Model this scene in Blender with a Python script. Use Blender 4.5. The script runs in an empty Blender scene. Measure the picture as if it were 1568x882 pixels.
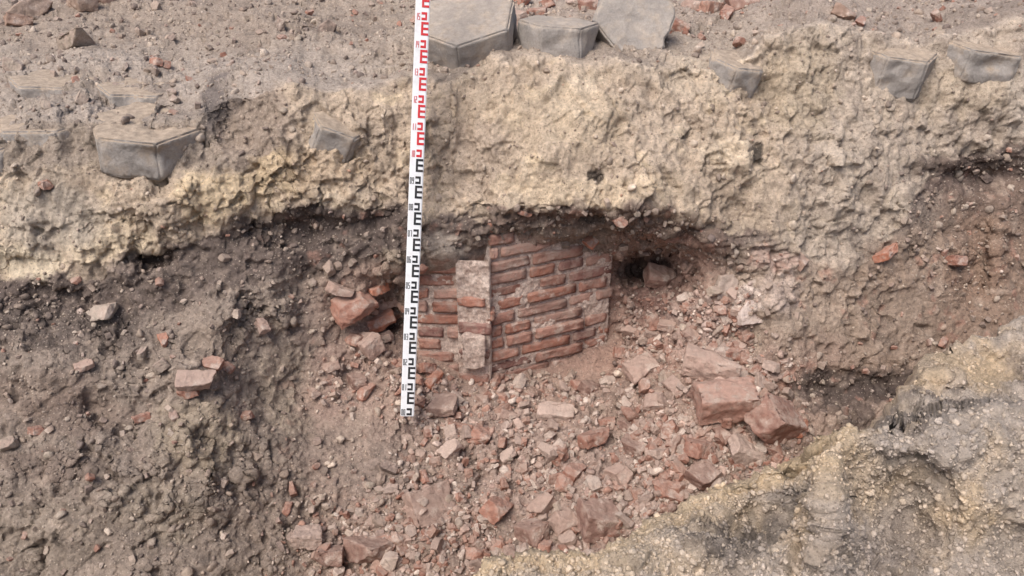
import bpy, bmesh, math, random
import numpy as np
from mathutils import Vector, Matrix, Euler
random.seed(7); rng=np.random.default_rng(7)
# ---------------------------------------------------------------- survey frame
PITCH=math.radians(25); FL=1221.0; D0=3.1
SN,CS=math.sin(PITCH),math.cos(PITCH)
CAM=np.array([0,-D0*CS,D0*SN])
def W(px,py,t):
    px=np.asarray(px,float);py=np.asarray(py,float);t=np.asarray(t,float)
    u=(px-784)/FL; v=(441-py)/FL
    return np.stack([CAM[0]+t*u, CAM[1]+t*(v*SN+CS), CAM[2]+t*(v*CS-SN)],-1)
def zat(py,y):
    v=(441-py)/FL; t=(y-CAM[1])/(v*SN+CS); return CAM[2]+t*(v*CS-SN)
def raw(c):
    c=np.asarray(c,float)/255.; return np.where(c<=.04045,c/12.92,((c+.055)/1.055)**2.4)
def lin(c,k=1.14):
    c=np.asarray(c,float); g=c.mean(); c=(c*.81+g*.19)*np.array([1.0,.978,.985]); return np.minimum(raw(c)*k,.8)
# ---------------------------------------------------------------- noise
def _h(ix,iy,iz,s):
    n=(ix*73856093)^(iy*19349663)^(iz*83492791)^(s*2654435761)
    n=n&0xffffffff
    n=((n^(n>>15))*2246822519)&0xffffffff
    n=((n^(n>>13))*3266489917)&0xffffffff
    return ((n^(n>>16))&0xffffff)/float(0xffffff)
def vnoise(P,sc,seed=0):
    Q=P/sc; I=np.floor(Q).astype(np.int64); f=Q-I; f=f*f*f*(f*(f*6-15)+10)
    out=0
    for dx in (0,1):
        wx=f[...,0] if dx else 1-f[...,0]
        for dy in (0,1):
            wy=f[...,1] if dy else 1-f[...,1]
            for dz in (0,1):
                wz=f[...,2] if dz else 1-f[...,2]
                out=out+wx*wy*wz*_h(I[...,0]+dx,I[...,1]+dy,I[...,2]+dz,seed)
    return out*2-1
ROT=np.array(Euler((.6,.9,.4)).to_matrix())
def fbm(P,sc,oct=4,seed=0,gain=.5,rot=True):
    a=1;o=0;n=0
    for k in range(oct):
        o=o+a*vnoise(P+k*7.13,sc,seed+k*11); n+=a; a*=gain; sc*=.49
        if rot: P=P@ROT
    return o/n
def worley(P,sc,seed=0):
    Q=P/sc; I=np.floor(Q).astype(np.int64); best=np.full(P.shape[:-1],9.)
    for dx in (-1,0,1):
        for dy in (-1,0,1):
            for dz in (-1,0,1):
                c=I+np.array([dx,dy,dz])
                x=c[...,0]+_h(c[...,0],c[...,1],c[...,2],seed)
                y=c[...,1]+_h(c[...,0],c[...,1],c[...,2],seed+1)
                z=c[...,2]+_h(c[...,0],c[...,1],c[...,2],seed+2)
                d=(Q[...,0]-x)**2+(Q[...,1]-y)**2+(Q[...,2]-z)**2
                best=np.minimum(best,d)
    return np.sqrt(best)
def facets(P,sc,seed=0):
    """angular broken-earth relief: every cell is a randomly tilted plane"""
    Q=P/sc; I=np.floor(Q).astype(np.int64); best=np.full(P.shape[:-1],9.); val=np.zeros(P.shape[:-1])
    for dx in (-1,0,1):
        for dy in (-1,0,1):
            for dz in (-1,0,1):
                c=I+np.array([dx,dy,dz])
                h=[_h(c[...,0],c[...,1],c[...,2],seed+k) for k in range(7)]
                d0=Q[...,0]-c[...,0]-h[0];d1=Q[...,1]-c[...,1]-h[1];d2=Q[...,2]-c[...,2]-h[2]
                d=d0**2+d1**2+d2**2; pl=(h[3]-.5)*d0*1.6+(h[4]-.5)*d1*1.6+(h[5]-.5)*d2*1.6+(h[6]-.5)*.8
                m=d<best; best=np.where(m,d,best); val=np.where(m,pl,val)
    return val
def sst(a,b,x):
    t=np.clip((x-a)/(b-a),0,1); return t*t*(3-2*t)
def blur(A,s):
    r=int(3*s)+1; k=np.exp(-np.arange(-r,r+1)**2/(2*s*s)); k/=k.sum()
    for ax in (0,1):
        B=np.pad(A,[(r,r) if i==ax else (0,0) for i in (0,1)],mode='edge')
        o=0
        for i in range(2*r+1):
            sl=[slice(None)]*2; sl[ax]=slice(i,i+A.shape[ax]); o=o+k[i]*B[tuple(sl)]
        A=o
    return A
# ---------------------------------------------------------------- mesh helper
def mk(name,V,F,mat,C=None,smooth=True):
    V=np.asarray(V,np.float32); F=np.asarray(F,np.int32); k=F.shape[1]
    me=bpy.data.meshes.new(name)
    me.vertices.add(len(V)); me.vertices.foreach_set("co",V.ravel())
    me.loops.add(F.size); me.loops.foreach_set("vertex_index",F.ravel())
    me.polygons.add(len(F)); me.polygons.foreach_set("loop_start",np.arange(0,F.size,k,dtype=np.int32))
    me.polygons.foreach_set("use_smooth",np.full(len(F),smooth))
    me.update(calc_edges=True); me.validate()
    if C is not None:
        a=me.color_attributes.new("Col",'FLOAT_COLOR','POINT')
        CC=np.ones((len(V),4),np.float32); CC[:,:3]=C; a.data.foreach_set("color",CC.ravel())
    me.materials.append(mat)
    ob=bpy.data.objects.new(name,me); bpy.context.scene.collection.objects.link(ob); return ob
def gridfaces(h,w):
    i=np.arange(h*w).reshape(h,w)
    return np.stack([i[1:,:-1].ravel(),i[1:,1:].ravel(),i[:-1,1:].ravel(),i[:-1,:-1].ravel()],-1)
def gnormals(P):
    n=np.cross(np.gradient(P,axis=1),-np.gradient(P,axis=0))
    return n/(np.linalg.norm(n,axis=-1,keepdims=True)+1e-9)
# ---------------------------------------------------------------- materials
class NT:
    def __init__(s,name):
        s.m=bpy.data.materials.new(name); s.m.use_nodes=True; s.t=s.m.node_tree; s.t.nodes.clear()
        s.o=s.n('ShaderNodeOutputMaterial'); s.b=s.n('ShaderNodeBsdfPrincipled')
        s.l(s.b.outputs[0],s.o.inputs[0]); s.b.inputs['Roughness'].default_value=.93
        s.b.inputs['Specular IOR Level'].default_value=.12
        s.tc=s.n('ShaderNodeTexCoord').outputs['Object']
    def n(s,t): return s.t.nodes.new(t)
    def l(s,a,b): s.t.links.new(a,b)
    def noise(s,sc,det=5,ro=.6,out=0):
        q=s.n('ShaderNodeTexNoise'); q.inputs['Scale'].default_value=sc; q.inputs['Detail'].default_value=det
        q.inputs['Roughness'].default_value=ro; s.l(s.tc,q.inputs['Vector']); return q.outputs[out]
    def vor(s,sc,feat='F1'):
        q=s.n('ShaderNodeTexVoronoi'); q.feature=feat; q.inputs['Scale'].default_value=sc; s.l(s.tc,q.inputs['Vector']); return q
    def mr(s,v,a,b,c,d):
        q=s.n('ShaderNodeMapRange'); s.l(v,q.inputs[0])
        for i,x in enumerate((a,b,c,d)): q.inputs[i+1].default_value=x
        return q.outputs[0]
    def math(s,op,a,b):
        q=s.n('ShaderNodeMath'); q.operation=op
        for i,x in enumerate((a,b)):
            if isinstance(x,(int,float)): q.inputs[i].default_value=x
            else: s.l(x,q.inputs[i])
        return q.outputs[0]
    def mix(s,f,a,b,mode='MIX'):
        q=s.n('ShaderNodeMix'); q.data_type='RGBA'; q.blend_type=mode
        for i,x in ((0,f),(6,a),(7,b)):
            if hasattr(x,'links') : s.l(x,q.inputs[i])
            elif i==0: q.inputs[0].default_value=x
            else: q.inputs[i].default_value=(*x,1)
        return q.outputs[2]
    def scale(s,c,v):
        q=s.n('ShaderNodeVectorMath'); q.operation='SCALE'; s.l(c,q.inputs[0]); s.l(v,q.inputs[3]); return q.outputs[0]
    def up(s):
        geo=s.n('ShaderNodeNewGeometry'); sx=s.n('ShaderNodeSeparateXYZ'); s.l(geo.outputs['Normal'],sx.inputs[0]); return sx.outputs[2]
    def bump(s,h,st,dist):
        q=s.n('ShaderNodeBump'); q.inputs['Strength'].default_value=st; q.inputs['Distance'].default_value=dist
        s.l(h,q.inputs['Height']); s.l(q.outputs[0],s.b.inputs['Normal'])
    def col(s,c): s.l(c,s.b.inputs['Base Color'])
    def attr(s):
        q=s.n('ShaderNodeAttribute'); q.attribute_name='Col'; return q.outputs['Color']
def earth_mat(name,gran=1.0,bd=.014):
    s=NT(name); c=s.attr()
    c=s.scale(c,s.mr(s.noise(75,5,.72),.28,.72,.64,1.38))
    v=s.vor(150); v2=s.vor(60)
    sep=s.n('ShaderNodeSeparateColor'); s.l(v.outputs['Color'],sep.inputs[0])
    gr=s.math('MULTIPLY',s.mr(v.outputs['Distance'],.25,.4,1,0),s.mr(sep.outputs[0],.82,.86,0,.5*gran))
    c=s.mix(gr,c,tuple(lin((205,192,172))))
    dk=s.math('MULTIPLY',s.mr(v.outputs['Distance'],.25,.45,1,0),s.mr(sep.outputs[1],.80,.84,0,.5*gran))
    c=s.mix(dk,c,tuple(lin((82,72,66))))
    sp2=s.n('ShaderNodeSeparateColor'); s.l(v2.outputs['Color'],sp2.inputs[0])
    g2=s.math('MULTIPLY',s.mr(v2.outputs['Distance'],.22,.32,1,0),s.mr(sp2.outputs[0],.9,.92,0,.4*gran))
    c=s.mix(g2,c,tuple(lin((185,165,148))))
    s.col(c)
    h=s.math('ADD',s.noise(45,9,.78),s.math('MULTIPLY',s.mr(v.outputs['Distance'],0,.5,1,0),.12*gran))
    s.bump(h,1.0,bd); return s.m
M_ground=earth_mat("earth_section"); M_mound=earth_mat("spoil_earth",.8,.018)
def stone_mat():
    s=NT("stones"); c=s.attr()
    c=s.scale(c,s.mr(s.noise(60,5,.7),.3,.7,.72,1.28)); s.col(c)
    s.bump(s.noise(90,6,.7),.8,.012); return s.m
M_stone=stone_mat()
def brick_mat(name,dust=.5,up=.4,cr=1.):
    s=NT(name); c=s.attr()
    c=s.scale(c,s.mr(s.noise(35,6,.7),.3,.7,.72,1.27))
    d=s.math('ADD',s.mr(s.noise(22,7,.7),.47,.62,0,dust),s.mr(s.up(),.2,.95,0,up)); 
    q=s.n('ShaderNodeClamp'); s.l(d,q.inputs[0]); c=s.mix(q.outputs[0],c,tuple(lin((180,158,142))))
    d2=s.mr(s.noise(14,7,.7),.56,.65,0,.75*cr); c=s.mix(d2,c,tuple(lin((202,188,172))))
    d3=s.mr(s.noise(18.3,6,.75),.62,.72,0,.5); c=s.mix(d3,c,tuple(lin((98,80,72))))
    s.col(c); s.bump(s.noise(60,9,.75),.9,.016); return s.m
M_brick=brick_mat("old_brick",.6,.25,.85); M_frag=brick_mat("broken_brick",.6,.4)
def mortar_mat():
    s=NT("lime_mortar"); c=s.mix(s.mr(s.noise(25,7,.7),.35,.65,0,1),tuple(lin((176,152,136))),tuple(lin((214,198,182))))
    c=s.scale(c,s.mr(s.noise(100,5,.7),.3,.7,.7,1.25))
    s.col(c); s.bump(s.noise(70,9,.75),.9,.014); return s.m
M_mortar=mortar_mat()
def conc_mat(name,u0,dustc,dd=.6):
    s=NT(name); c=s.mix(s.mr(s.noise(7,7,.6),.3,.7,0,1),tuple(lin((138,135,129))),tuple(lin((170,165,156))))
    c=s.scale(c,s.mr(s.noise(130,5,.75),.25,.75,.78,1.22))
    d=s.math('ADD',s.mr(s.noise(11,8,.7),.48,.64,0,dd),s.mr(s.up(),.35,.75,0,u0))
    q=s.n('ShaderNodeClamp'); s.l(d,q.inputs[0])
    dc=s.mix(s.mr(s.noise(40,8,.75),.35,.65,0,1),tuple(lin(dustc)*.65),tuple(lin(dustc)*1.15))
    c=s.mix(q.outputs[0],c,dc)
    c=s.mix(s.mr(s.noise(26,7,.7),.62,.74,0,.35),c,tuple(lin((104,98,90))))
    s.col(c); s.bump(s.noise(40,9,.76),.8,.012); return s.m
M_conc=conc_mat("weathered_concrete",.4,(180,166,146)); M_concd=conc_mat("dirty_concrete",.95,(176,160,138),.7)
# ---------------------------------------------------------------- terrain base depth
cx=np.array([-420,0,200,330,400,470,540,600,640,690,750,850,932,1000,1080,1180,1300,1400,1480,1568,2000.])
ry=np.array([-60,90,200,290,320,345,372,394,412,460,520,575,620,700,790,882,1000,1250.])
Ng=np.array([ # relief toward the viewer (m); rows = ry
 [.55,.38,.34,.28,.24,.20,.17,.14,.12,.06,.02,.02,.02,.00,-.04,-.10,-.18,-.24,-.26,-.26,-.3],
 [.55,.38,.34,.28,.24,.20,.17,.14,.12,.08,.05,.05,.05,.03,-.01,-.06,-.14,-.20,-.22,-.22,-.3],
 [.55,.38,.34,.29,.26,.23,.20,.15,.12,.10,.10,.11,.11,.09,.05,-.02,-.11,-.18,-.22,-.24,-.3],
 [.56,.40,.37,.31,.27,.23,.20,.15,.11,.10,.12,.15,.15,.13,.09,.00,-.09,-.20,-.28,-.30,-.3],
 [.57,.41,.37,.30,.24,.18,.15,.13,.12,.12,.14,.15,.14,.12,.07,.00,-.09,-.22,-.31,-.33,-.32],
 [.58,.42,.36,.28,.21,.15,.12,.11,.10,.10,.11,.07,.04,.04,.05,.00,-.09,-.22,-.32,-.34,-.32],
 [.58,.42,.34,.26,.20,.14,.12,.11,.09,.09,.04,-.11,-.22,-.16,.02,-.01,-.09,-.23,-.32,-.34,-.32],
 [.58,.40,.33,.26,.20,.12,.08,.08,.05,.06,-.05,-.20,-.33,-.34,-.10,-.03,-.10,-.23,-.32,-.34,-.32],
 [.58,.38,.32,.26,.20,.10,.05,.04,.00,.00,-.10,-.22,-.35,-.44,-.16,-.04,-.10,-.23,-.32,-.34,-.32],
 [.60,.36,.33,.28,.19,.08,-.04,-.12,-.20,-.18,-.14,-.28,-.41,-.34,-.16,-.08,-.12,-.23,-.31,-.33,-.30],
 [.64,.42,.40,.33,.20,.07,-.03,-.09,-.22,-.21,-.20,-.36,-.47,-.26,-.12,-.06,-.12,-.20,-.26,-.28,-.28],
 [.68,.48,.45,.36,.20,.09,.02,.00,-.14,-.19,-.24,-.36,-.38,-.13,-.02,.00,-.08,-.14,-.20,-.22,-.2],
 [.70,.52,.48,.38,.23,.13,.08,.06,.00,-.05,-.09,-.14,-.13,.00,.05,.04,-.02,-.06,-.10,-.12,-.1],
 [.76,.58,.54,.43,.31,.24,.20,.17,.14,.12,.10,.08,.10,.13,.16,.14,.10,.05,.02,.00,.0],
 [.82,.64,.60,.50,.41,.35,.31,.28,.26,.25,.23,.22,.24,.27,.28,.26,.20,.15,.12,.1,.1],
 [.88,.72,.67,.58,.51,.46,.43,.41,.40,.39,.38,.38,.38,.39,.40,.38,.32,.25,.2,.2,.2],
 [.98,.84,.78,.70,.64,.62,.60,.59,.58,.58,.57,.57,.57,.58,.58,.55,.48,.4,.35,.3,.3],
 [1.2,1.05,1.,.95,.92,.90,.89,.88,.88,.88,.88,.88,.88,.88,.88,.85,.75,.65,.6,.55,.5]])
CGX=np.arange(-420,2001,4.); CGY=np.arange(-60,1251,4.)
T1=np.stack([np.interp(CGX,cx,Ng[i]) for i in range(len(ry))])
T2=np.stack([np.interp(CGY,ry,T1[:,j]) for j in range(len(CGX))],1)
T2=blur(T2,1.6)
GX,GY=np.meshgrid(CGX,CGY)
def bl(A,cx_,cy_,rx,ry_,amt,p=1):
    return A+amt*np.exp(-(((GX-cx_)/rx)**2+((GY-cy_)/ry_)**2)**p)
for b in [(590,490,26,46,-.12),(540,455,25,30,.04),(985,414,40,17,-.14),(1085,455,22,50,.07),(1160,462,45,30,.06),
          (230,395,34,12,-.10),(215,560,20,20,-.03),(290,560,45,25,.05),(130,470,90,30,-.03),(1200,520,28,55,.06),
          (1420,560,60,60,-.05),(1300,600,90,30,-.08),(860,190,110,80,.05),(1110,290,40,50,-.05),(1165,225,14,18,-.05),
          (1380,300,25,60,.04),(60,430,60,12,.04),(480,360,60,22,-.06),(920,268,16,9,-.05),(1140,240,40,25,.05),
          (1500,270,60,18,-.08),(1490,400,22,70,-.05),(1530,380,14,80,.05),(676,392,28,18,.03),
          (300,700,60,80,.04),(100,780,120,60,.04),(190,640,60,30,-.04),(880,40,120,20,-.02),(590,395,22,20,.06),
          (250,310,60,30,.04),(420,250,50,30,.03),(360,190,30,40,-.04),(1050,190,16,60,-.04),(700,200,24,70,-.03),
          (900,338,140,6,-.06),(1080,352,50,7,-.05),(360,480,70,40,.05),(60,560,60,30,.04),(150,620,30,20,-.05),(420,680,30,60,.02),
          (180,120,90,14,.10),(430,90,120,22,.08),(300,60,120,16,.08),(60,150,60,10,.05),(520,50,60,20,-.06)]:
    T2=bl(T2,*b,p=1.3)
tw=D0-T2
ex=[-420,0,40,140,310,330,440,500,560,600,700,740,800,900,1060,1150,1172,1230,1300,1400,1500,1568,2000]
ey=[260,212,196,186,176,156,128,134,140,124,120,94,90,90,98,86,52,34,40,62,44,24,0]
E=np.interp(CGX,ex,ey)+5*np.sin(CGX/23.)*np.sin(CGX/61.)+3*np.sin(CGX/11.)*np.sin(CGX/37.)
tE=np.array([np.interp(E[j],CGY,tw[:,j]) for j in range(len(CGX))])
pE=W(CGX,E,tE); zE=pE[:,2]; yE=pE[:,1]
zE=np.convolve(np.pad(zE,8,mode='edge'),np.ones(17)/17,'valid')
SL=.13
vv=(441-GY)/FL
tg=(zE[None]-SL*yE[None]+SL*CAM[1]-CAM[2])/((vv*CS-SN)-SL*(vv*SN+CS))
tb=np.where(GY<E[None],np.maximum(tg,tw),tw)
tb=np.where(GY<E[None]-1,np.minimum(tb,9),tb)
tb=blur(tb,1.2)
xs=np.concatenate([np.arange(-420,-20,8),np.arange(-20,1590,1.8),np.arange(1590,2001,8)])
ys=np.concatenate([np.arange(-60,-10,4),np.arange(-10,895,1.8),np.arange(895,1250,8)])
X,Y=np.meshgrid(xs,ys)
def samp(A,x,y):
    fx=np.clip((x-CGX[0])/4,0,len(CGX)-1.001); fy=np.clip((y-CGY[0])/4,0,len(CGY)-1.001)
    ix=fx.astype(int); iy=fy.astype(int); fx=fx-ix; fy=fy-iy
    return (A[iy,ix]*(1-fx)+A[iy,ix+1]*fx)*(1-fy)+(A[iy+1,ix]*(1-fx)+A[iy+1,ix+1]*fx)*fy
P0=W(X,Y,np.full(X.shape,D0))
wa=14*fbm(P0,.14,4,601)+6*fbm(P0,.03,3,603); wb=12*fbm(P0,.14,4,605)+6*fbm(P0,.03,3,607)
keep=1-.8*sst(640,660,X)*sst(960,930,X)*sst(350,380,Y)*sst(600,570,Y)
topk=1-.5*sst(180,120,Y)
T=samp(tb,X+wa*keep*topk,Y+wb*keep*topk)
P=W(X,Y,T); N=gnormals(P)
if N[200,400,1]>0: N=-N
Ef=np.interp(xs,CGX,E)[None]
top=sst(6,-6,Y-Ef)
n1=fbm(P,.34,3,1); n2=fbm(P,.13,4,5); n3=fbm(P,.045,4,9,.6)
wz=worley(P+.02*n2[...,None],.055,3); w2=worley(P,.024,13)
fc=facets(P+.03*n2[...,None]+.01*n3[...,None],.085,701); fc2=facets(P+.012*n3[...,None],.035,711)
Pst=P*np.array([1,1,.22]); nst=fbm(Pst,.06,4,21,.5,False)
smoothdirt=np.exp(-(((X-530)/100)**2+((Y-690)/110)**2)**2)
sb=np.interp(X,[-420,0,60,150,210,300,380,450,520,600,650,760,850,950,1080,1150,1250,1320,1400,1450,1568,2000],
             [430,432,420,425,388,372,340,312,318,312,330,325,318,312,330,352,400,420,300,240,215,200])
drip=sst(1130,1190,X)*sst(1420,1340,X)*sst(40,90,Y)*sst(470,400,Y)
sandz=(1-top)*sst(20,-20,Y-sb)
brickz=sst(640,655,X)*sst(945,925,X)*sst(378,394,Y)*sst(600,580,Y)
rub=np.clip(sst(560,640,Y)*sst(420,600,X+ (Y-600)*.5)*sst(1250,1150,X)+sst(940,980,X)*sst(1180,1130,X)*sst(400,440,Y)*sst(620,560,Y),0,1)
patch=.45+.9*sst(-.35,.4,fbm(P,.25,3,641))
amp=(1-.75*smoothdirt)*(1-.3*top)*(1-.85*brickz)*patch
disp=.040*n1*(1-.9*brickz)*(1-.5*smoothdirt)+amp*(.022*n2+.009*n3+.003*(.5-wz)+.003*(.5-w2)+.022*fc+.009*fc2)
leftm=sst(420,340,X)*sst(380,460,Y)
wl=worley(P+.05*n2[...,None],.19,31)
disp+=leftm*(.035*(.5-wl)+.006*n3)*patch
darkc=sst(330,420,X)*sst(640,580,X)*sst(310,330,Y)*sst(430,400,Y)
disp+=darkc*.03*(.4-worley(P,.07,41))
disp+=drip*.024*nst+sandz*(1-drip)*.032*nst
pock=sst(.34,.55,fbm(P,.085,3,611))*(1-top)*(1-brickz)*(1-smoothdirt)
disp-=.020*pock*(1-.5*sandz)
disp+=rub*.012*(.5-worley(P,.04,51))
led=sst(640,700,X)*sst(1240,1180,X)*np.exp(-((Y-(350+np.clip(X-950,0,400)*.13))/22)**2)
disp+=led*.028*fbm(P*np.array([.22,.22,1]),.022,3,661,.5,False)
P2=P+N*disp[...,None]
# ---------------------------------------------------------------- terrain colours
wx=X+26*fbm(P,.12,4,61)+14*n3; wy=Y+24*fbm(P,.12,4,71)+14*fbm(P,.04,3,73)
C=np.empty(P.shape); C[:]=lin((144,131,117))
def lay(m,c):
    global C
    m=np.clip(m,0,1)[...,None]; C=C*(1-m)+lin(c)*m
db=np.interp(X,[-420,0,150,300,400,450,600,700,760,950,1080,1200,1300,1400,1450,1568,2000],
             [530,530,520,440,430,412,400,380,352,345,372,378,410,320,290,280,280])
lay(sst(430,560,wx)*sst(380,430,wy),(156,132,116))
lay(sst(700,760,wx)*sst(1130,1060,wx)*sst(360,400,wy)*sst(640,560,wy),(156,128,112))
lay(sst(1090,1150,wx)*sst(360,400,wy)*sst(560,500,wy),(166,149,130))
lay(sst(1230,1330,wx)*sst(300,400,wy)*.8,(146,128,110))
lay(sst(1400,1480,wx)*sst(240,300,wy)*.8,(140,118,100))
lay(.55*sst(430,560,wx)*sst(560,620,wy),(164,144,128))
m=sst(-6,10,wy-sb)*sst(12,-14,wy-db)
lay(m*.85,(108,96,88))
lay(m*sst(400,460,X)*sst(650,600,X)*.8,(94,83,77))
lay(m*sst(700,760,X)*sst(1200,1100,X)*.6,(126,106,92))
s_=sst(8,-8,wy-sb)
lay(s_,(184,167,143))
lay(s_*sst(.0,.5,fbm(P,.22,3,91))*.8,(204,188,160))
lay(s_*sst(.05,.5,fbm(P,.1,4,92))*.5,(160,146,126))
lay(s_*sst(.2,.5,fbm(P,.07,4,94))*.7,(210,192,158))
lay(s_*sst(1170,1240,X)*.75,(174,162,145))
lay(s_*sst(1240,1300,X)*sst(.0,.4,nst)*.5,(148,135,121))
lay(sst(420,330,wx)*sst(275,245,wy)*.9,(150,138,123))
lay(sst(330,350,wx)*sst(460,430,wx)*sst(270,230,wy)*.8,(152,137,121))
lay(top*.85,(160,148,133))
lay(top*sst(620,560,wx)*sst(60,100,wy)*.7,(170,159,145))
lay(top*sst(620,560,wx)*sst(90,40,wy)*.7,(154,140,124))
lay(top*sst(640,700,wx)*sst(60,20,wy)*.6,(164,150,136))
lay(top*sst(0,.5,fbm(P,.2,4,95))*.45,(130,118,105))
lay(sst(10,-4,abs(Y-Ef-3))*sst(700,760,X)*.55,(212,197,176))
def blob(x,y,rx,ry_,c,s=.9):
    lay(s*sst(1.25,.7,np.sqrt(((wx-x)/rx)**2+((wy-y)/ry_)**2)),c)
for b in [(150,368,85,30,(212,195,162)),(40,410,60,22,(210,197,168)),(330,300,75,38,(204,184,147)),(430,265,60,35,(196,175,138)),
 (70,330,80,60,(178,168,150),.8),(500,260,70,40,(182,161,133),.7),(850,180,120,50,(196,178,148),.5),(900,290,130,22,(204,186,155),.8),
 (720,240,50,60,(172,156,137),.6),(1010,180,60,70,(188,172,150),.5),(1120,240,55,20,(208,192,164),.8),(1075,110,70,40,(198,183,158),.6),
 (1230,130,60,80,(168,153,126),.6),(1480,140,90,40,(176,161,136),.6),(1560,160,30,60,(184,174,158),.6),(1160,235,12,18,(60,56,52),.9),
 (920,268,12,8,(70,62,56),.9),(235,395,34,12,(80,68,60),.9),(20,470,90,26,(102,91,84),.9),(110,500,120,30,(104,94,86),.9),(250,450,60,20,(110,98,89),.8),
 (50,600,120,40,(130,113,99),.6),(110,640,90,40,(124,107,94),.6),(70,720,90,25,(120,104,92),.6),(300,670,70,60,(164,150,127),.75),
 (440,600,60,70,(154,140,121),.7),(240,780,80,50,(158,146,127),.6),(60,830,90,60,(146,134,117),.6),(420,790,60,80,(140,125,111),.6),(330,530,60,30,(150,135,118),.6),
 (560,700,110,60,(150,134,120),.8),(600,740,70,40,(142,127,115),.6),(520,590,60,60,(162,138,123),.6),(680,388,40,26,(164,153,138),.85),
 (595,395,26,20,(156,142,122),.8),(1150,462,30,24,(204,190,177),.8),(1205,450,30,35,(182,165,151),.7),(1190,400,50,14,(186,160,145),.7),
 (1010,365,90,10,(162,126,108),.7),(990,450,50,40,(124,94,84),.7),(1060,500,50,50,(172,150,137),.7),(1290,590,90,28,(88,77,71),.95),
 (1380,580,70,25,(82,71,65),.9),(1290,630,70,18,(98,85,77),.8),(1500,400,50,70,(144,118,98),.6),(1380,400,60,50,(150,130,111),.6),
 (1270,450,50,60,(168,150,130),.7),(1500,290,80,40,(104,87,78),.5),(1470,250,80,14,(90,76,69),.8),(1120,300,40,40,(146,130,111),.6),
 (700,640,120,40,(164,143,129),.5),(850,720,160,80,(164,144,131),.6),(700,830,130,50,(144,126,112),.6),(950,800,90,60,(148,125,111),.5),
 (680,750,70,25,(134,119,107),.6),(560,640,40,30,(156,136,121),.4),(330,160,22,50,(104,97,93),.8),(1090,590,60,40,(156,129,114),.5),
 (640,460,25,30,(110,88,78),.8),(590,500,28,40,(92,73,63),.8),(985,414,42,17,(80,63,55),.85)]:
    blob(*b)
lay(sst(.25,.6,fbm(P,.06,3,101))*.40*(1-.5*s_),(106,97,89))
lay(sst(.2,.6,fbm(P,.05,3,103))*.4*(1-s_),(182,165,146))
lay(sst(.35,.65,fbm(P,.05,3,105))*.5*(1-s_)*(1-top)*sst(300,560,X),(168,124,105))
lay(pock*.35*(1-.4*s_),(104,93,85))
C=C*(1+.20*n3+.16*fbm(P,.018,3,107)+.10*fc)[...,None]
base=P2[0].copy()
back=[.4,1.0,2.,4.,8.,16.,40.,120.,400.]
sk=[]
for b in back[::-1]:
    q=base.copy(); q[:,1]+=b; q[:,0]*=(1+b/4.); q[:,2]=base[:,2]*math.exp(-b)+(1-math.exp(-b))*(base[:,2].mean()+.05)
    sk.append(q)
Pall=np.concatenate([np.stack(sk),P2],0); Call=np.concatenate([np.repeat(C[:1],len(back),0),C],0)
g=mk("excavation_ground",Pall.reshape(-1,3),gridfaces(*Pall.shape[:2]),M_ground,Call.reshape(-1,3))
def idx(px,py):
    return int(np.argmin(abs(ys-py))),int(np.argmin(abs(xs-px)))
def surf(px,py):
    i,j=idx(px,py); return P2[i,j],N[i,j]
# ---------------------------------------------------------------- foreground spoil heap
mx=np.concatenate([np.arange(-420,600,10),np.arange(600,1600,2.2),np.arange(1600,2001,10)])
sil=np.interp(mx,[-420,0,400,600,700,780,900,960,1060,1150,1240,1290,1340,1365,1382,1400,1412,1480,1568,2000],
                 [1150,1100,1010,945,892,866,850,820,780,732,684,654,652,644,608,586,556,518,494,440])
K=330
sv=np.linspace(0,1,K)
MX=np.repeat(mx[None],K,0); MY=sil[None]+sv[:,None]*(1260-sil[None])
def mz(x,y):
    z=.13+0*x
    cr=np.interp(x,[1250,1290,1340,1400,1568,2000],[690,655,652,650,634,610])
    side=np.where(y>cr,np.exp(-((y-cr)/110)**2),np.exp(-((y-cr)/12)**2))
    z=z+.20*sst(1150,1300,x)*side
    for a,b,ra,rb,h in [(1180,800,60,40,-.07),(1270,790,30,110,.08),(1490,775,70,50,.07),(1400,800,40,60,-.06),(1560,850,60,50,-.04),
                        (1440,700,40,30,.03),(1080,840,60,30,.05),(960,870,60,24,.03),(1450,570,50,18,.05),(1530,560,50,22,-.05),(1220,850,40,30,.03)]:
        z=z+h*np.exp(-((x-a)/ra)**2-((y-b)/rb)**2)
    return z
v=(441-MY)/FL
MT=(CAM[2]-mz(MX,MY))/(SN-v*CS)
MP=W(MX,MY,MT)
bk=[]
for k in range(1,26):
    q=MP[0].copy(); d=.0015*k*k+.006*k; q[:,1]+=d; q[:,2]-=d*1.75; bk.append(q)
MPa=np.concatenate([np.stack(bk[::-1]),MP],0)
MXa=np.concatenate([np.repeat(mx[None],25,0),MX],0); MYa=np.concatenate([np.repeat(sil[None],25,0),MY],0)
MN=gnormals(MPa)
if MN[200,200,2]<0: MN=-MN
m1=fbm(MPa,.20,4,201); m2=fbm(MPa,.06,4,203,.6)
mf=facets(MPa+.02*m2[...,None],.06,721)
mpatch=.4+.9*sst(-.35,.4,fbm(MPa,.16,3,241))
md=.050*m1+mpatch*(.020*m2+.018*mf+.006*(.45-worley(MPa+.02*m1[...,None],.045,205))+.006*(.5-worley(MPa,.018,207)))+.008*fbm(MPa,.015,3,209)
MPb=MPa+MN*md[...,None]
ML=lambda c: lin(c,1.36)
MC=np.empty(MPa.shape); MC[:]=ML((168,157,142))
wmx=MXa+60*m1+40*m2; wmy=MYa+50*fbm(MPa,.2,4,211)+34*fbm(MPa,.05,4,212)
def mlay(m,c):
    global MC
    m=np.clip(m,0,1)[...,None]; MC=MC*(1-m)+ML(c)*m
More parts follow.
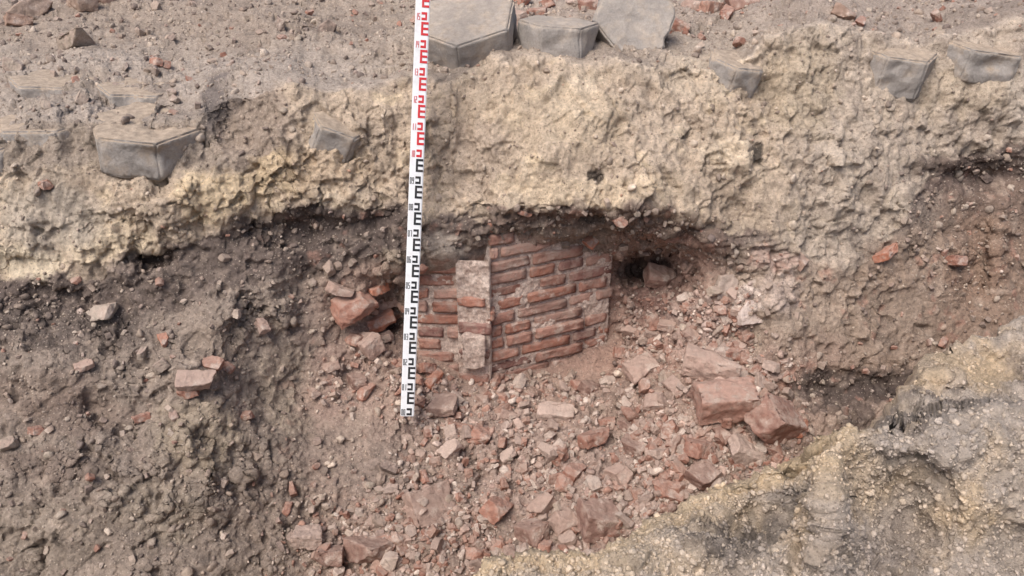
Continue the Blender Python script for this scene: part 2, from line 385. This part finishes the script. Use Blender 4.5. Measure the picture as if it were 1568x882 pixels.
def mblob(x,y,rx,ry_,c,s=.7):
    mlay(s*sst(1.6,.3,np.sqrt(((wmx-x)/rx)**2+((wmy-y)/ry_)**2)),c)
mlay(sst(.0,.4,fbm(MPa,.12,4,213))*.55,(142,133,122))
mlay(sst(.1,.5,fbm(MPa,.1,4,215))*.65,(190,172,144))
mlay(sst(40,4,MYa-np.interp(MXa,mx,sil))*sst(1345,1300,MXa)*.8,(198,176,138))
for b in [(1270,690,50,36,(198,174,134)),(1480,555,80,36,(194,170,130)),(1420,600,50,24,(190,167,130)),(1250,790,40,70,(196,170,130)),
  (1480,780,66,40,(194,170,130)),(1130,820,110,18,(88,82,76)),(1200,770,46,24,(112,104,96)),(1500,660,80,22,(170,160,147)),(1560,560,30,26,(106,98,92)),
  (1400,690,60,30,(146,137,126)),(1330,740,50,26,(180,161,130)),(1000,860,90,24,(190,172,142)),(1360,830,60,40,(140,130,120)),
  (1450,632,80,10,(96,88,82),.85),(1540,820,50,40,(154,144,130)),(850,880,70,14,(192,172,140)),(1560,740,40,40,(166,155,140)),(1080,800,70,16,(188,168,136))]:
    mblob(*b)
MC=MC*(1+.22*m2+.18*fbm(MPa,.016,3,219))[...,None]
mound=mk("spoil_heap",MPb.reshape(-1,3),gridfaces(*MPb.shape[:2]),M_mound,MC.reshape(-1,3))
MNf=MN
# ---------------------------------------------------------------- rock variants
from mathutils import noise as mn
def bm_arrays(bm):
    bmesh.ops.triangulate(bm,faces=bm.faces); bm.verts.ensure_lookup_table()
    V=np.array([v.co[:] for v in bm.verts]); F=np.array([[v.index for v in f.verts] for f in bm.faces]); bm.free(); return V,F
def rock(sub,jit):
    bm=bmesh.new(); bmesh.ops.create_icosphere(bm,subdivisions=sub,radius=.5)
    off=Vector([random.uniform(0,99) for _ in range(3)]); sc=Vector((1,random.uniform(.6,.95),random.uniform(.45,.8)))
    for v in bm.verts:
        k=1+jit*mn.noise(v.co*2.2+off)+jit*.5*mn.noise(v.co*5+off)
        v.co=Vector((v.co.x*sc.x,v.co.y*sc.y,v.co.z*sc.z))*k
    bm.verts.index_update(); return bm_arrays(bm)
def chopped(dims,cuts=4,bev=.04,sub=0,keep=.33,rough=1.):
    bm=bmesh.new(); bmesh.ops.create_cube(bm,size=1)
    for v in bm.verts: v.co=Vector((v.co.x*dims[0],v.co.y*dims[1],v.co.z*dims[2]))
    for i in range(cuts):
        n=Vector([random.gauss(0,1) for _ in range(3)]).normalized()
        ext=abs(n.x)*dims[0]*.5+abs(n.y)*dims[1]*.5+abs(n.z)*dims[2]*.5
        co=n*ext*random.uniform(keep+.15,.82)
        g_=list(bm.verts)+list(bm.edges)+list(bm.faces)
        bmesh.ops.bisect_plane(bm,geom=g_,plane_co=co,plane_no=n,clear_outer=True)
        be=[e for e in bm.edges if e.is_boundary]
        if be: bmesh.ops.holes_fill(bm,edges=be,sides=0)
    bmesh.ops.remove_doubles(bm,verts=bm.verts,dist=.01*min(dims))
    if bev: bmesh.ops.bevel(bm,geom=list(bm.edges),offset=bev*min(dims),segments=1 if not sub else 2,affect='EDGES',profile=.5)
    if sub:
        m=max(dims)
        bmesh.ops.triangulate(bm,faces=bm.faces)
        for _ in range(4): bmesh.ops.subdivide_edges(bm,edges=[e for e in bm.edges if e.calc_length()>.085*m],cuts=1,use_grid_fill=True); bmesh.ops.triangulate(bm,faces=bm.faces)
        off=Vector([random.uniform(0,99) for _ in range(3)]); bm.normal_update()
        for v in bm.verts:
            q=v.co/m
            v.co+=v.normal*m*rough*(.04*mn.noise(q*3+off)+.03*mn.noise(q*8+off)+.016*mn.noise(q*17+off))
    bm.verts.index_update(); return bm_arrays(bm)
R0=[rock(1,.5) for _ in range(10)]; R1=[rock(2,.55) for _ in range(10)]
R2=[chopped((1,random.uniform(.6,.9),random.uniform(.4,.7)),5,.06) for _ in range(20)]
R3=[chopped((1,random.uniform(.55,.9),random.uniform(.4,.7)),6,.05,1) for _ in range(16)]
def rotm(n):
    q=rng.normal(size=(n,4)); q/=np.linalg.norm(q,axis=1,keepdims=True); w,x,y,z=q.T
    return np.stack([1-2*(y*y+z*z),2*(x*y-z*w),2*(x*z+y*w),2*(x*y+z*w),1-2*(x*x+z*z),2*(y*z-x*w),2*(x*z-y*w),2*(y*z+x*w),1-2*(x*x+y*y)],-1).reshape(n,3,3)
def scatter(name,pos,size,cols,variants,mat,smooth=True):
    n=len(pos); which=rng.integers(0,len(variants),n); Vs=[];Fs=[];Cs=[];o=0
    for k,(V,Fq) in enumerate(variants):
        s=which==k; m=s.sum()
        if not m: continue
        R=rotm(m); A=np.einsum('nij,vj->nvi',R,V)*size[s][:,None,None]+pos[s][:,None]
        Vs.append(A.reshape(-1,3)); f=(Fq[None]+(np.arange(m)*len(V))[:,None,None]+o).reshape(-1,3); Fs.append(f)
        Cs.append(np.repeat(cols[s],len(V),0)); o+=m*len(V)
    return mk(name,np.concatenate(Vs),np.concatenate(Fs),mat,np.concatenate(Cs),smooth)
areaA=(np.linalg.norm(np.cross(np.gradient(P,axis=1),np.gradient(P,axis=0)),axis=-1))
areaA=np.minimum(areaA,np.percentile(areaA,98))
def pick(dens,n):
    w=(dens*areaA).ravel(); w/=w.sum(); k=rng.choice(len(w),n,p=w); return np.unravel_index(k,dens.shape)
inf=(X>-60)&(X<1630)&(Y<900)
rubm=np.clip(sst(560,610,Y+.12*abs(X-850))*sst(430,560,X+(Y-600)*.25),0,1)*sst(1260,1180,X)
rubm=np.maximum(rubm,sst(935,960,X)*sst(1180,1130,X)*sst(430,460,Y)*(Y<620))
rubm=rubm*(1-.85*smoothdirt)
cl=sst(-.3,.45,fbm(P,.18,3,301))
low=sst(-10,20,Y-sb)
sparse=inf*(.05+.15*low*cl+.10*top*cl+.3*sst(430,450,Y)*sst(540,500,Y)*sst(200,120,X))*(1-brickz)
dens_s=inf*(rubm*(.25+cl))+sparse
pal_rub=np.array([lin(c) for c in [(194,176,162),(210,196,180),(176,148,134),(174,140,122),(170,150,138),(218,206,190),(162,140,126),(188,162,146),(168,124,104)]])
pal_gen=np.array([lin(c) for c in [(160,147,132),(182,169,150),(136,123,112),(122,109,101),(194,180,161),(150,135,120),(170,153,134)]])
def colsfor(i,j):
    r=rubm[i,j]; n=len(i)
    a=pal_rub[rng.integers(0,len(pal_rub),n)]; b=pal_gen[rng.integers(0,len(pal_gen),n)]
    s=(rng.random(n)<(r*.85+.04))[:,None]; c=np.where(s,a,b)
    loc=C[i,j]; c=c*.75+loc*.25
    return c*rng.uniform(.8,1.18,(n,1))
def powsz(n,a,b,p=2.2):
    u=rng.random(n); return (a**(1-p)+u*(b**(1-p)-a**(1-p)))**(1/(1-p))
i,j=pick(dens_s,26000); s=powsz(len(i),.005,.02); scatter("gravel",P2[i,j]+N[i,j]*(s*.10)[:,None],s,colsfor(i,j),R0,M_stone)
i,j=pick(dens_s*inf,2600); s=powsz(len(i),.015,.042,2.4); scatter("pebbles",P2[i,j]+N[i,j]*(s*.12)[:,None],s,colsfor(i,j),R1,M_stone)
i,j=pick(inf*(rubm**1.5*(.2+cl)+.03*low*(1-brickz)+.012*top),4400); s=powsz(len(i),.014,.036,2.2)
c=colsfor(i,j); rd=rng.random(len(i))<.20; c[rd]=lin((172,124,104))*rng.uniform(.75,1.1,(rd.sum(),1))
scatter("brick_chips",P2[i,j]+N[i,j]*(s*.2)[:,None],s,c,R2,M_frag,False)
i,j=pick(inf*(rubm**1.5*(.1+cl)+.012*low*(1-brickz)+.012*top),480); s=powsz(len(i),.034,.075,2.4)
c=colsfor(i,j); rd=rng.random(len(i))<.34; c[rd]=lin((170,122,102))*rng.uniform(.75,1.1,(rd.sum(),1))
scatter("brick_rubble",P2[i,j]+N[i,j]*(s*.22)[:,None],s,c,R3,M_frag,True)
vis=(MXa>650)&(MXa<1620)&(MYa<900)
k=rng.choice(np.flatnonzero(vis.ravel()),9000); ii,jj=np.unravel_index(k,vis.shape)
s=powsz(len(ii),.0035,.018,2.5); a=np.array([ML(c) for c in [(166,156,142),(186,172,146),(136,130,122),(196,184,166),(116,110,104)]])
cc=a[rng.integers(0,5,len(ii))]*.3+MC[ii,jj]*.7
scatter("heap_clods",MPb[ii,jj]+MNf[ii,jj]*(s*.04)[:,None],s,cc*rng.uniform(.85,1.1,(len(ii),1)),R1[:5],M_stone)
# ---------------------------------------------------------------- large brick fragments
def frag(px,py,wpx,col=(156,104,86),asp=(.62,.5),lift=.25,rot=None,cuts=3):
    p,n=surf(px,py); tt=np.dot(p-CAM,[0,CS,-SN])
    w=wpx*tt/FL
    V,Fq=chopped((w,w*asp[0],w*asp[1]),cuts+1,.04,2)
    r=rot or (random.uniform(-.5,.5),random.uniform(-.5,.5),random.uniform(-1,1))
    R=np.array(Euler(r).to_matrix()); V=V@R.T
    cc=lin(col)*random.uniform(.9,1.1)
    ob=mk("brick_fragment",V,Fq,M_frag,np.repeat(cc[None],len(V),0),True)
    ob.location=p+n*w*asp[1]*lift; return ob
red=(170,120,100); pk=(178,150,134); pal=(200,178,162); drk=(142,110,96); org=(194,124,94)
for f in [
 (1090,566,84,pk,(.5,.45),.3,(.2,.1,-.3)),(1102,624,88,(176,134,116),(.6,.55),.5,(.25,-.05,.05),1),(1176,648,72,(158,116,100),(.75,.7),.45,(.5,.5,.6),2),
 (1135,690,54,pal,(.7,.7),.4,(.3,.6,.3)),(990,568,60,pk,(.6,.4),.4,(.3,-.2,.5)),(1215,662,34,org),(1068,686,46,red,(.9,.6)),
 (1078,730,50,drk,(.8,.6)),(662,778,72,pk,(.85,.4),.3,(.9,.2,.7)),(762,778,46,red,(.7,.6),.3,(.6,.3,1.2)),(734,668,42,red,(.7,.6),.3,(.5,.2,1.4)),
 (912,808,68,(152,118,104),(.8,.6),.3,(.3,.3,.4)),(866,800,50,pk),(816,818,42,drk,(.8,.7)),(562,850,62,drk,(.7,.5)),(590,838,40,red),(470,826,50,pal),(500,852,48,drk),
 (538,460,66,red,(.6,.45),.3,(.3,-.3,.5)),(572,494,60,org,(.5,.35),.4,(.2,-.2,.4)),(596,458,42,pk,(.5,.4)),(562,532,38,pk,(.9,.9)),(540,520,34,red),
 (520,440,40,pk,(.6,.4)),(580,440,34,org,(.5,.4)),(600,480,34,red,(.6,.4)),(585,520,30,pk,(.6,.5)),(652,566,38,red,(.6,.4)),(664,582,36,org,(.6,.3)),
 (676,626,48,(144,118,106),(.8,.5)),(852,634,54,pal,(.5,.3),.4,(.3,.1,-.1)),(910,676,50,red,(.5,.4)),(970,684,40,drk),(1018,752,48,red,(.7,.6)),(945,722,40,pk),
 (880,722,36,red),(1100,662,36,drk),(1000,620,40,pk),(1040,600,34,pk),(838,690,30,pal),(830,776,40,pk),(690,692,34,pal),(1140,590,36,red),(560,598,30,red),
 (545,580,34,drk),(508,560,26,pk),(700,655,28,red),(780,640,28,pk),(905,596,34,drk),(885,592,26,red),(1012,428,46,drk,(.7,.5),.3),(1060,520,30,pk),(1020,500,26,pk),
 (300,576,56,(186,160,144),(.5,.4),.3,(.6,.1,.2)),(325,560,36,red,(.6,.5)),(290,598,30,(184,126,102)),(160,482,44,(192,180,162),(.8,.5)),(370,636,26,red),(1356,388,40,org,(.5,.3)),
 (1455,398,30,red,(.9,.5)),(640,782,36,pk),(780,700,26,pal),(1010,700,30,pal),(960,650,30,drk),(930,640,26,red),(610,560,30,red),(480,600,24,pk),
 (910,370,32,org,(.6,.35),.2),(800,332,22,(176,126,106),(.5,.3),.1),(690,610,26,pk),(740,612,24,pk),(1180,560,26,pal),(1150,480,44,(206,192,180),(.9,.3),.2,(1.2,0,.3)),
 (1105,440,40,(184,168,152),(.9,.4),.2,(1.3,0,.3)),(72,284,26,(182,132,110)),(1225,400,30,(186,154,134)),(990,600,36,drk),(1120,540,34,red),(1075,610,40,drk),
 (215,640,24,red),(250,520,22,org),(130,560,26,pk),(350,560,22,red),(270,640,20,pk),(60,660,22,red),(400,500,24,pk),
 (45,22,64,(160,140,122),(.6,.45),.3),(120,68,58,(162,148,130),(.6,.4),.3),(130,14,50,(154,132,114)),(30,40,36,(160,130,110)),(160,6,40,pk),(240,100,24,(180,126,104)),
 (1138,8,44,(152,114,98),(.7,.6),.4),(1088,14,40,(170,128,108)),(1035,44,38,red,(.7,.6)),(790,30,34,pk),(820,18,32,red),(905,12,40,(166,124,106)),(1060,6,30,pk),(1292,20,36,(160,132,112)),(800,6,30,(178,122,100)),(1320,34,24,red),
 (880,4,24,pal),(660,0,20,pk),(835,8,26,red),(1110,30,26,red),(770,14,24,pk)]:
    frag(*f)
# ---------------------------------------------------------------- brick wall
def box_grid(l,h,d):
    bm=bmesh.new(); bmesh.ops.create_cube(bm,size=1)
    for v in bm.verts: v.co=Vector((v.co.x*l,v.co.y*d,v.co.z*h))
    bmesh.ops.bevel(bm,geom=list(bm.edges),offset=.004,segments=2,affect='EDGES')
    bmesh.ops.subdivide_edges(bm,edges=[e for e in bm.edges if e.calc_length()>.02],cuts=5,use_grid_fill=True)
    bm.normal_update(); off=Vector([random.uniform(0,99) for _ in range(3)])
    for v in bm.verts:
        e=max(0,mn.noise(v.co*16+off*1.7)-.2)
        v.co+=v.normal*(.003*mn.noise(v.co*22+off)+.004*mn.noise(v.co*60+off)-.018*e)
    bm.verts.index_update(); return bm_arrays(bm)
VB=[];FB=[];CB=[];ob_=0
def add(V,Fq,col):
    global ob_
    VB.append(V);FB.append(Fq+ob_);CB.append(np.repeat(lin(col)[None]*random.uniform(.85,1.15),len(V),0)); ob_+=len(V)
VM=[];FM=[];om=0
def wallface(a,b,z0,z1,course,skip=.04,seed=1,mo=-.007):
    global om
    random.seed(seed)
    a=Vector(a);b=Vector(b);L=(b-a).length;dx=(b-a)/L; out=Vector((dx.y,-dx.x))
    R=np.array(Matrix.Rotation(math.atan2(dx.y,dx.x),3,'Z'))
    z=z0;r=0
    while z<z1-.01:
        x=-random.uniform(0,.06)-(.06 if r%2 else 0)
        while x<L-.01:
            l=random.choice([.12,.235,.235,.12]) if r%2==0 else random.choice([.235,.12,.235])
            x0=max(x,random.uniform(-.01,.008));x1=min(x+l,L+random.uniform(-.03,.02))
            if x1-x0>.025 and random.random()>skip:
                h=course-.012+random.uniform(-.003,.002); V,Fq=box_grid(x1-x0-.005,h,.09)
                tilt=np.array(Euler((random.uniform(-.05,.05),random.uniform(-.010,.010),random.uniform(-.03,.03))).to_matrix())
                V=V@tilt.T; bulge=.010*mn.noise(Vector((x*3,z*4,seed)))
                V=V@R.T; c=a+dx*((x0+x1)/2)+out*(-.045+random.uniform(-.009,.005)+bulge)
                V=V+np.array([c.x,c.y,z+course/2+random.uniform(-.0015,.0015)]); add(V,Fq,random.choice([(172,126,108),(180,130,110),(166,118,100),(184,144,126),(168,130,114),(152,110,98),(176,120,98)]))
            x+=l+.012
        z+=course;r+=1
    nx,nz=int(L/.005),int((z1-z0)/.005)
    uu,zz=np.meshgrid(np.linspace(-.0,L-.005,nx),np.linspace(z0-.05,z1+.005,nz))
    Q=np.stack([a.x+dx.x*uu,a.y+dx.y*uu,zz],-1)
    dd=mo+.008*fbm(Q,.05,4,401+seed)+.007*fbm(Q,.015,3,402)+.009*fbm(Q,.16,2,403)
    Q[...,0]+=out.x*dd;Q[...,1]+=out.y*dd
    sL=Q[:,:1].copy(); sL[...,0]-=out.x*.15;sL[...,1]-=out.y*.15
    sR=Q[:,-1:].copy(); sR[...,0]-=out.x*.15;sR[...,1]-=out.y*.15
    Q=np.concatenate([sL,Q,sR],1)
    VM.append(Q.reshape(-1,3));FM.append(gridfaces(*Q.shape[:2])+om); om+=Q.shape[0]*Q.shape[1]
A1=W(750,420,3.12);A2=W(940,390,3.37)
wallface(A1[:2],A2[:2],zat(612,A1[1]),zat(322,A1[1]),.0575,.03,3,-.009)
L1=W(634,480,3.20);L2=W(712,480,3.185)
wallface(L1[:2],L2[:2],zat(610,L1[1]),zat(396,L1[1]),.0575,.05,5,-.014)
Pa=W(700,480,3.165);Pb=W(752,480,3.15)
wallface(Pa[:2],Pb[:2],zat(605,Pa[1]),zat(400,Pa[1]),.0575,.35,8,-.003)
wall=bpy.data.objects.new("brick_wall",None); bpy.context.scene.collection.objects.link(wall)
o1=mk("bricks",np.concatenate(VB),np.concatenate(FB),M_brick,np.concatenate(CB)); o1.parent=wall
o2=mk("mortar",np.concatenate(VM),np.concatenate(FM),M_mortar); o2.parent=wall
V,Fq=chopped((.09,.06,.17),4,.05,2); V=V+W(726,540,3.215)
o3=mk("mortar_lump",V,Fq,M_mortar); o3.parent=wall
random.seed(99)
# ---------------------------------------------------------------- hexagonal pavers
def paver(px,py,t,R=.2,th=.12,rot=(0,0,0),spin=0,mat=None,wear=.45):
    bm=bmesh.new(); bmesh.ops.create_cone(bm,cap_ends=True,segments=6,radius1=R,radius2=R,depth=th)
    bmesh.ops.rotate(bm,verts=bm.verts,cent=(0,0,0),matrix=Matrix.Rotation(math.radians(spin),3,'Z'))
    bmesh.ops.bevel(bm,geom=list(bm.edges),offset=.007,segments=2,affect='EDGES')
    bmesh.ops.triangulate(bm,faces=[f for f in bm.faces if len(f.verts)>4])
    for _ in range(5): bmesh.ops.subdivide_edges(bm,edges=[e for e in bm.edges if e.calc_length()>.018],cuts=1,use_grid_fill=True); bmesh.ops.triangulate(bm,faces=bm.faces)
    bm.normal_update(); off=Vector([random.uniform(0,99) for _ in range(3)])
    for v in bm.verts:
        e=max(0,mn.noise(v.co*10+off)-.12); e2=max(0,mn.noise(v.co*26+off)-.2); d=v.co.normalized()
        v.co+=d*wear*(.008*mn.noise(v.co*12+off)+.005*mn.noise(v.co*45+off)-e*.075-e2*.02)
    bm.verts.index_update(); V,Fq=bm_arrays(bm)
    ob=mk("hexagonal_paver",V,Fq,mat or M_conc); ob.location=W(px,py,t); ob.rotation_euler=[math.radians(a) for a in rot]
    return ob
paver(716,50,3.20,.215,.16,(24,-10,8),42)
paver(853,62,3.20,.165,.15,(2,3,0),32)
paver(966,36,3.30,.18,.16,(60,-10,12),25)
for a in [(228,214,2.85,.20,.14,(10,4,14),16),(86,206,2.87,.19,.13,(4,0,-5),36),(-22,234,2.82,.20,.13,(6,0,15),26),
          (515,202,2.96,.13,.13,(20,20,20),20),(1120,116,3.21,.12,.14,(14,6,25),24),(1365,104,3.34,.165,.17,(10,6,-4),28),
          (1488,86,3.42,.21,.14,(8,8,-8),36),(220,143,3.08,.17,.06,(3,4,10),30),(85,131,3.14,.17,.06,(3,4,10),30)]:
    paver(*a,mat=M_concd,wear=.7)
# ---------------------------------------------------------------- levelling staff
def smat(name,c,r=.45):
    s=NT(name); q=s.mix(s.mr(s.noise(30,6,.7),.5,.75,0,.3),tuple(raw(c)),tuple(lin((150,138,124)))); s.col(q)
    s.b.inputs['Roughness'].default_value=r; s.b.inputs['Specular IOR Level'].default_value=.4; return s.m
Mw=smat("staff_white",(222,224,228)); Mk=smat("staff_black",(24,24,28)); Mr=smat("staff_red",(196,34,44))
staff=bpy.data.objects.new("levelling_staff",None); bpy.context.scene.collection.objects.link(staff)
B0=Vector(W(623.5,638,2.955)); B1=Vector(W(638.5,243,2.84))
ax=(B1-B0); LM=ax.length; ax.normalize()
nrm=Vector(CAM)-B0; nrm=(nrm-ax*nrm.dot(ax)).normalized(); sx=ax.cross(nrm).normalized()
if sx.x<0: sx=-sx
staff.matrix_world=Matrix((( sx.x,-nrm.x,ax.x,B0.x),(sx.y,-nrm.y,ax.y,B0.y),(sx.z,-nrm.z,ax.z,B0.z),(0,0,0,1)))
wd=.050
bm=bmesh.new(); bmesh.ops.create_cube(bm,size=1)
for v_ in bm.verts: v_.co=Vector((v_.co.x*wd,v_.co.y*.024+.012,(v_.co.z+.5)*2.1*LM))
bmesh.ops.bevel(bm,geom=list(bm.edges),offset=.003,segments=2,affect='EDGES')
me=bpy.data.meshes.new("body"); bm.to_mesh(me); bm.free(); me.materials.append(Mw)
ob=bpy.data.objects.new("body",me); bpy.context.scene.collection.objects.link(ob); ob.parent=staff
SEG={'0':'abcdef','1':'bc','2':'abged','3':'abgcd','4':'fgbc','5':'afgcd','6':'afgedc','7':'abc','8':'abcdefg','9':'abcfgd'}
for nm,rngm,mat in (("black_marks",range(0,10),Mk),("red_marks",range(10,21),Mr)):
    V=[];Fq=[]
    def rect(x0,x1,z0,z1):
        o=len(V); z0*=LM;z1*=LM
        for x,z in ((x0,z0),(x1,z0),(x1,z1),(x0,z1)): V.append((x,-.0012,z))
        Fq.append((o,o+1,o+2,o+3))
    for d in rngm:
        z=d*.1
        if z>2.05: break
        for k in range(3): rect(.0045,.0225,z+.051+.02*k,z+.051+.02*k+.0085)
        rect(-.003,.0043,z+.051,z+.0995)
        for k in range(2): rect(-.003,.0098,z+.006+.02*k,z+.006+.02*k+.0085)
        rect(.010,.016,z+.006,z+.0345)
        sx0=-.0225
        for ch in "%02d"%d:
            w=.0062;h=.024;q=.002; x0=sx0;zz=z+.006
            segs={'a':(x0,x0+w,zz+h-q,zz+h),'g':(x0,x0+w,zz+h/2-q/2,zz+h/2+q/2),'d':(x0,x0+w,zz,zz+q),'f':(x0,x0+q,zz+h/2,zz+h),'e':(x0,x0+q,zz,zz+h/2),'b':(x0+w-q,x0+w,zz+h/2,zz+h),'c':(x0+w-q,x0+w,zz,zz+h/2)}
            for sg in SEG[ch]: rect(*segs[sg])
            sx0+=.0082
    V=np.array(V); V[:,1]-=np.arange(len(V))//4*1e-6
    o=mk(nm,V,np.array(Fq),mat,None,False); o.parent=staff
# ---------------------------------------------------------------- light, sky, camera
sc=bpy.context.scene
w=bpy.data.worlds.new("World"); sc.world=w; w.use_nodes=True; nt=w.node_tree
sky=nt.nodes.new('ShaderNodeTexSky'); sky.sky_type='NISHITA'; sky.sun_disc=False
EL,AZ=math.radians(54),math.radians(212)
sky.sun_elevation=EL; sky.sun_rotation=AZ; sky.dust_density=4; sky.air_density=.8; sky.ozone_density=1
bg=nt.nodes['Background']; bg.inputs[1].default_value=.15; nt.links.new(sky.outputs[0],bg.inputs[0])
sun=bpy.data.lights.new("sun","SUN"); sun.energy=3.1; sun.angle=math.radians(35); sun.color=(1,.95,.88)
so=bpy.data.objects.new("sun",sun); sc.collection.objects.link(so)
dv=Vector((math.sin(AZ)*math.cos(EL),math.cos(AZ)*math.cos(EL),math.sin(EL)))
so.rotation_euler=dv.to_track_quat('Z','Y').to_euler()
cam=bpy.data.cameras.new("camera"); co=bpy.data.objects.new("camera",cam); sc.collection.objects.link(co); sc.camera=co
co.location=CAM; co.rotation_euler=(math.radians(90)-PITCH,0,0); cam.sensor_width=36; cam.lens=36*FL/1568; cam.clip_end=2000; cam.clip_start=.05
sc.view_settings.view_transform='Standard'; sc.view_settings.look='None'; sc.view_settings.exposure=0
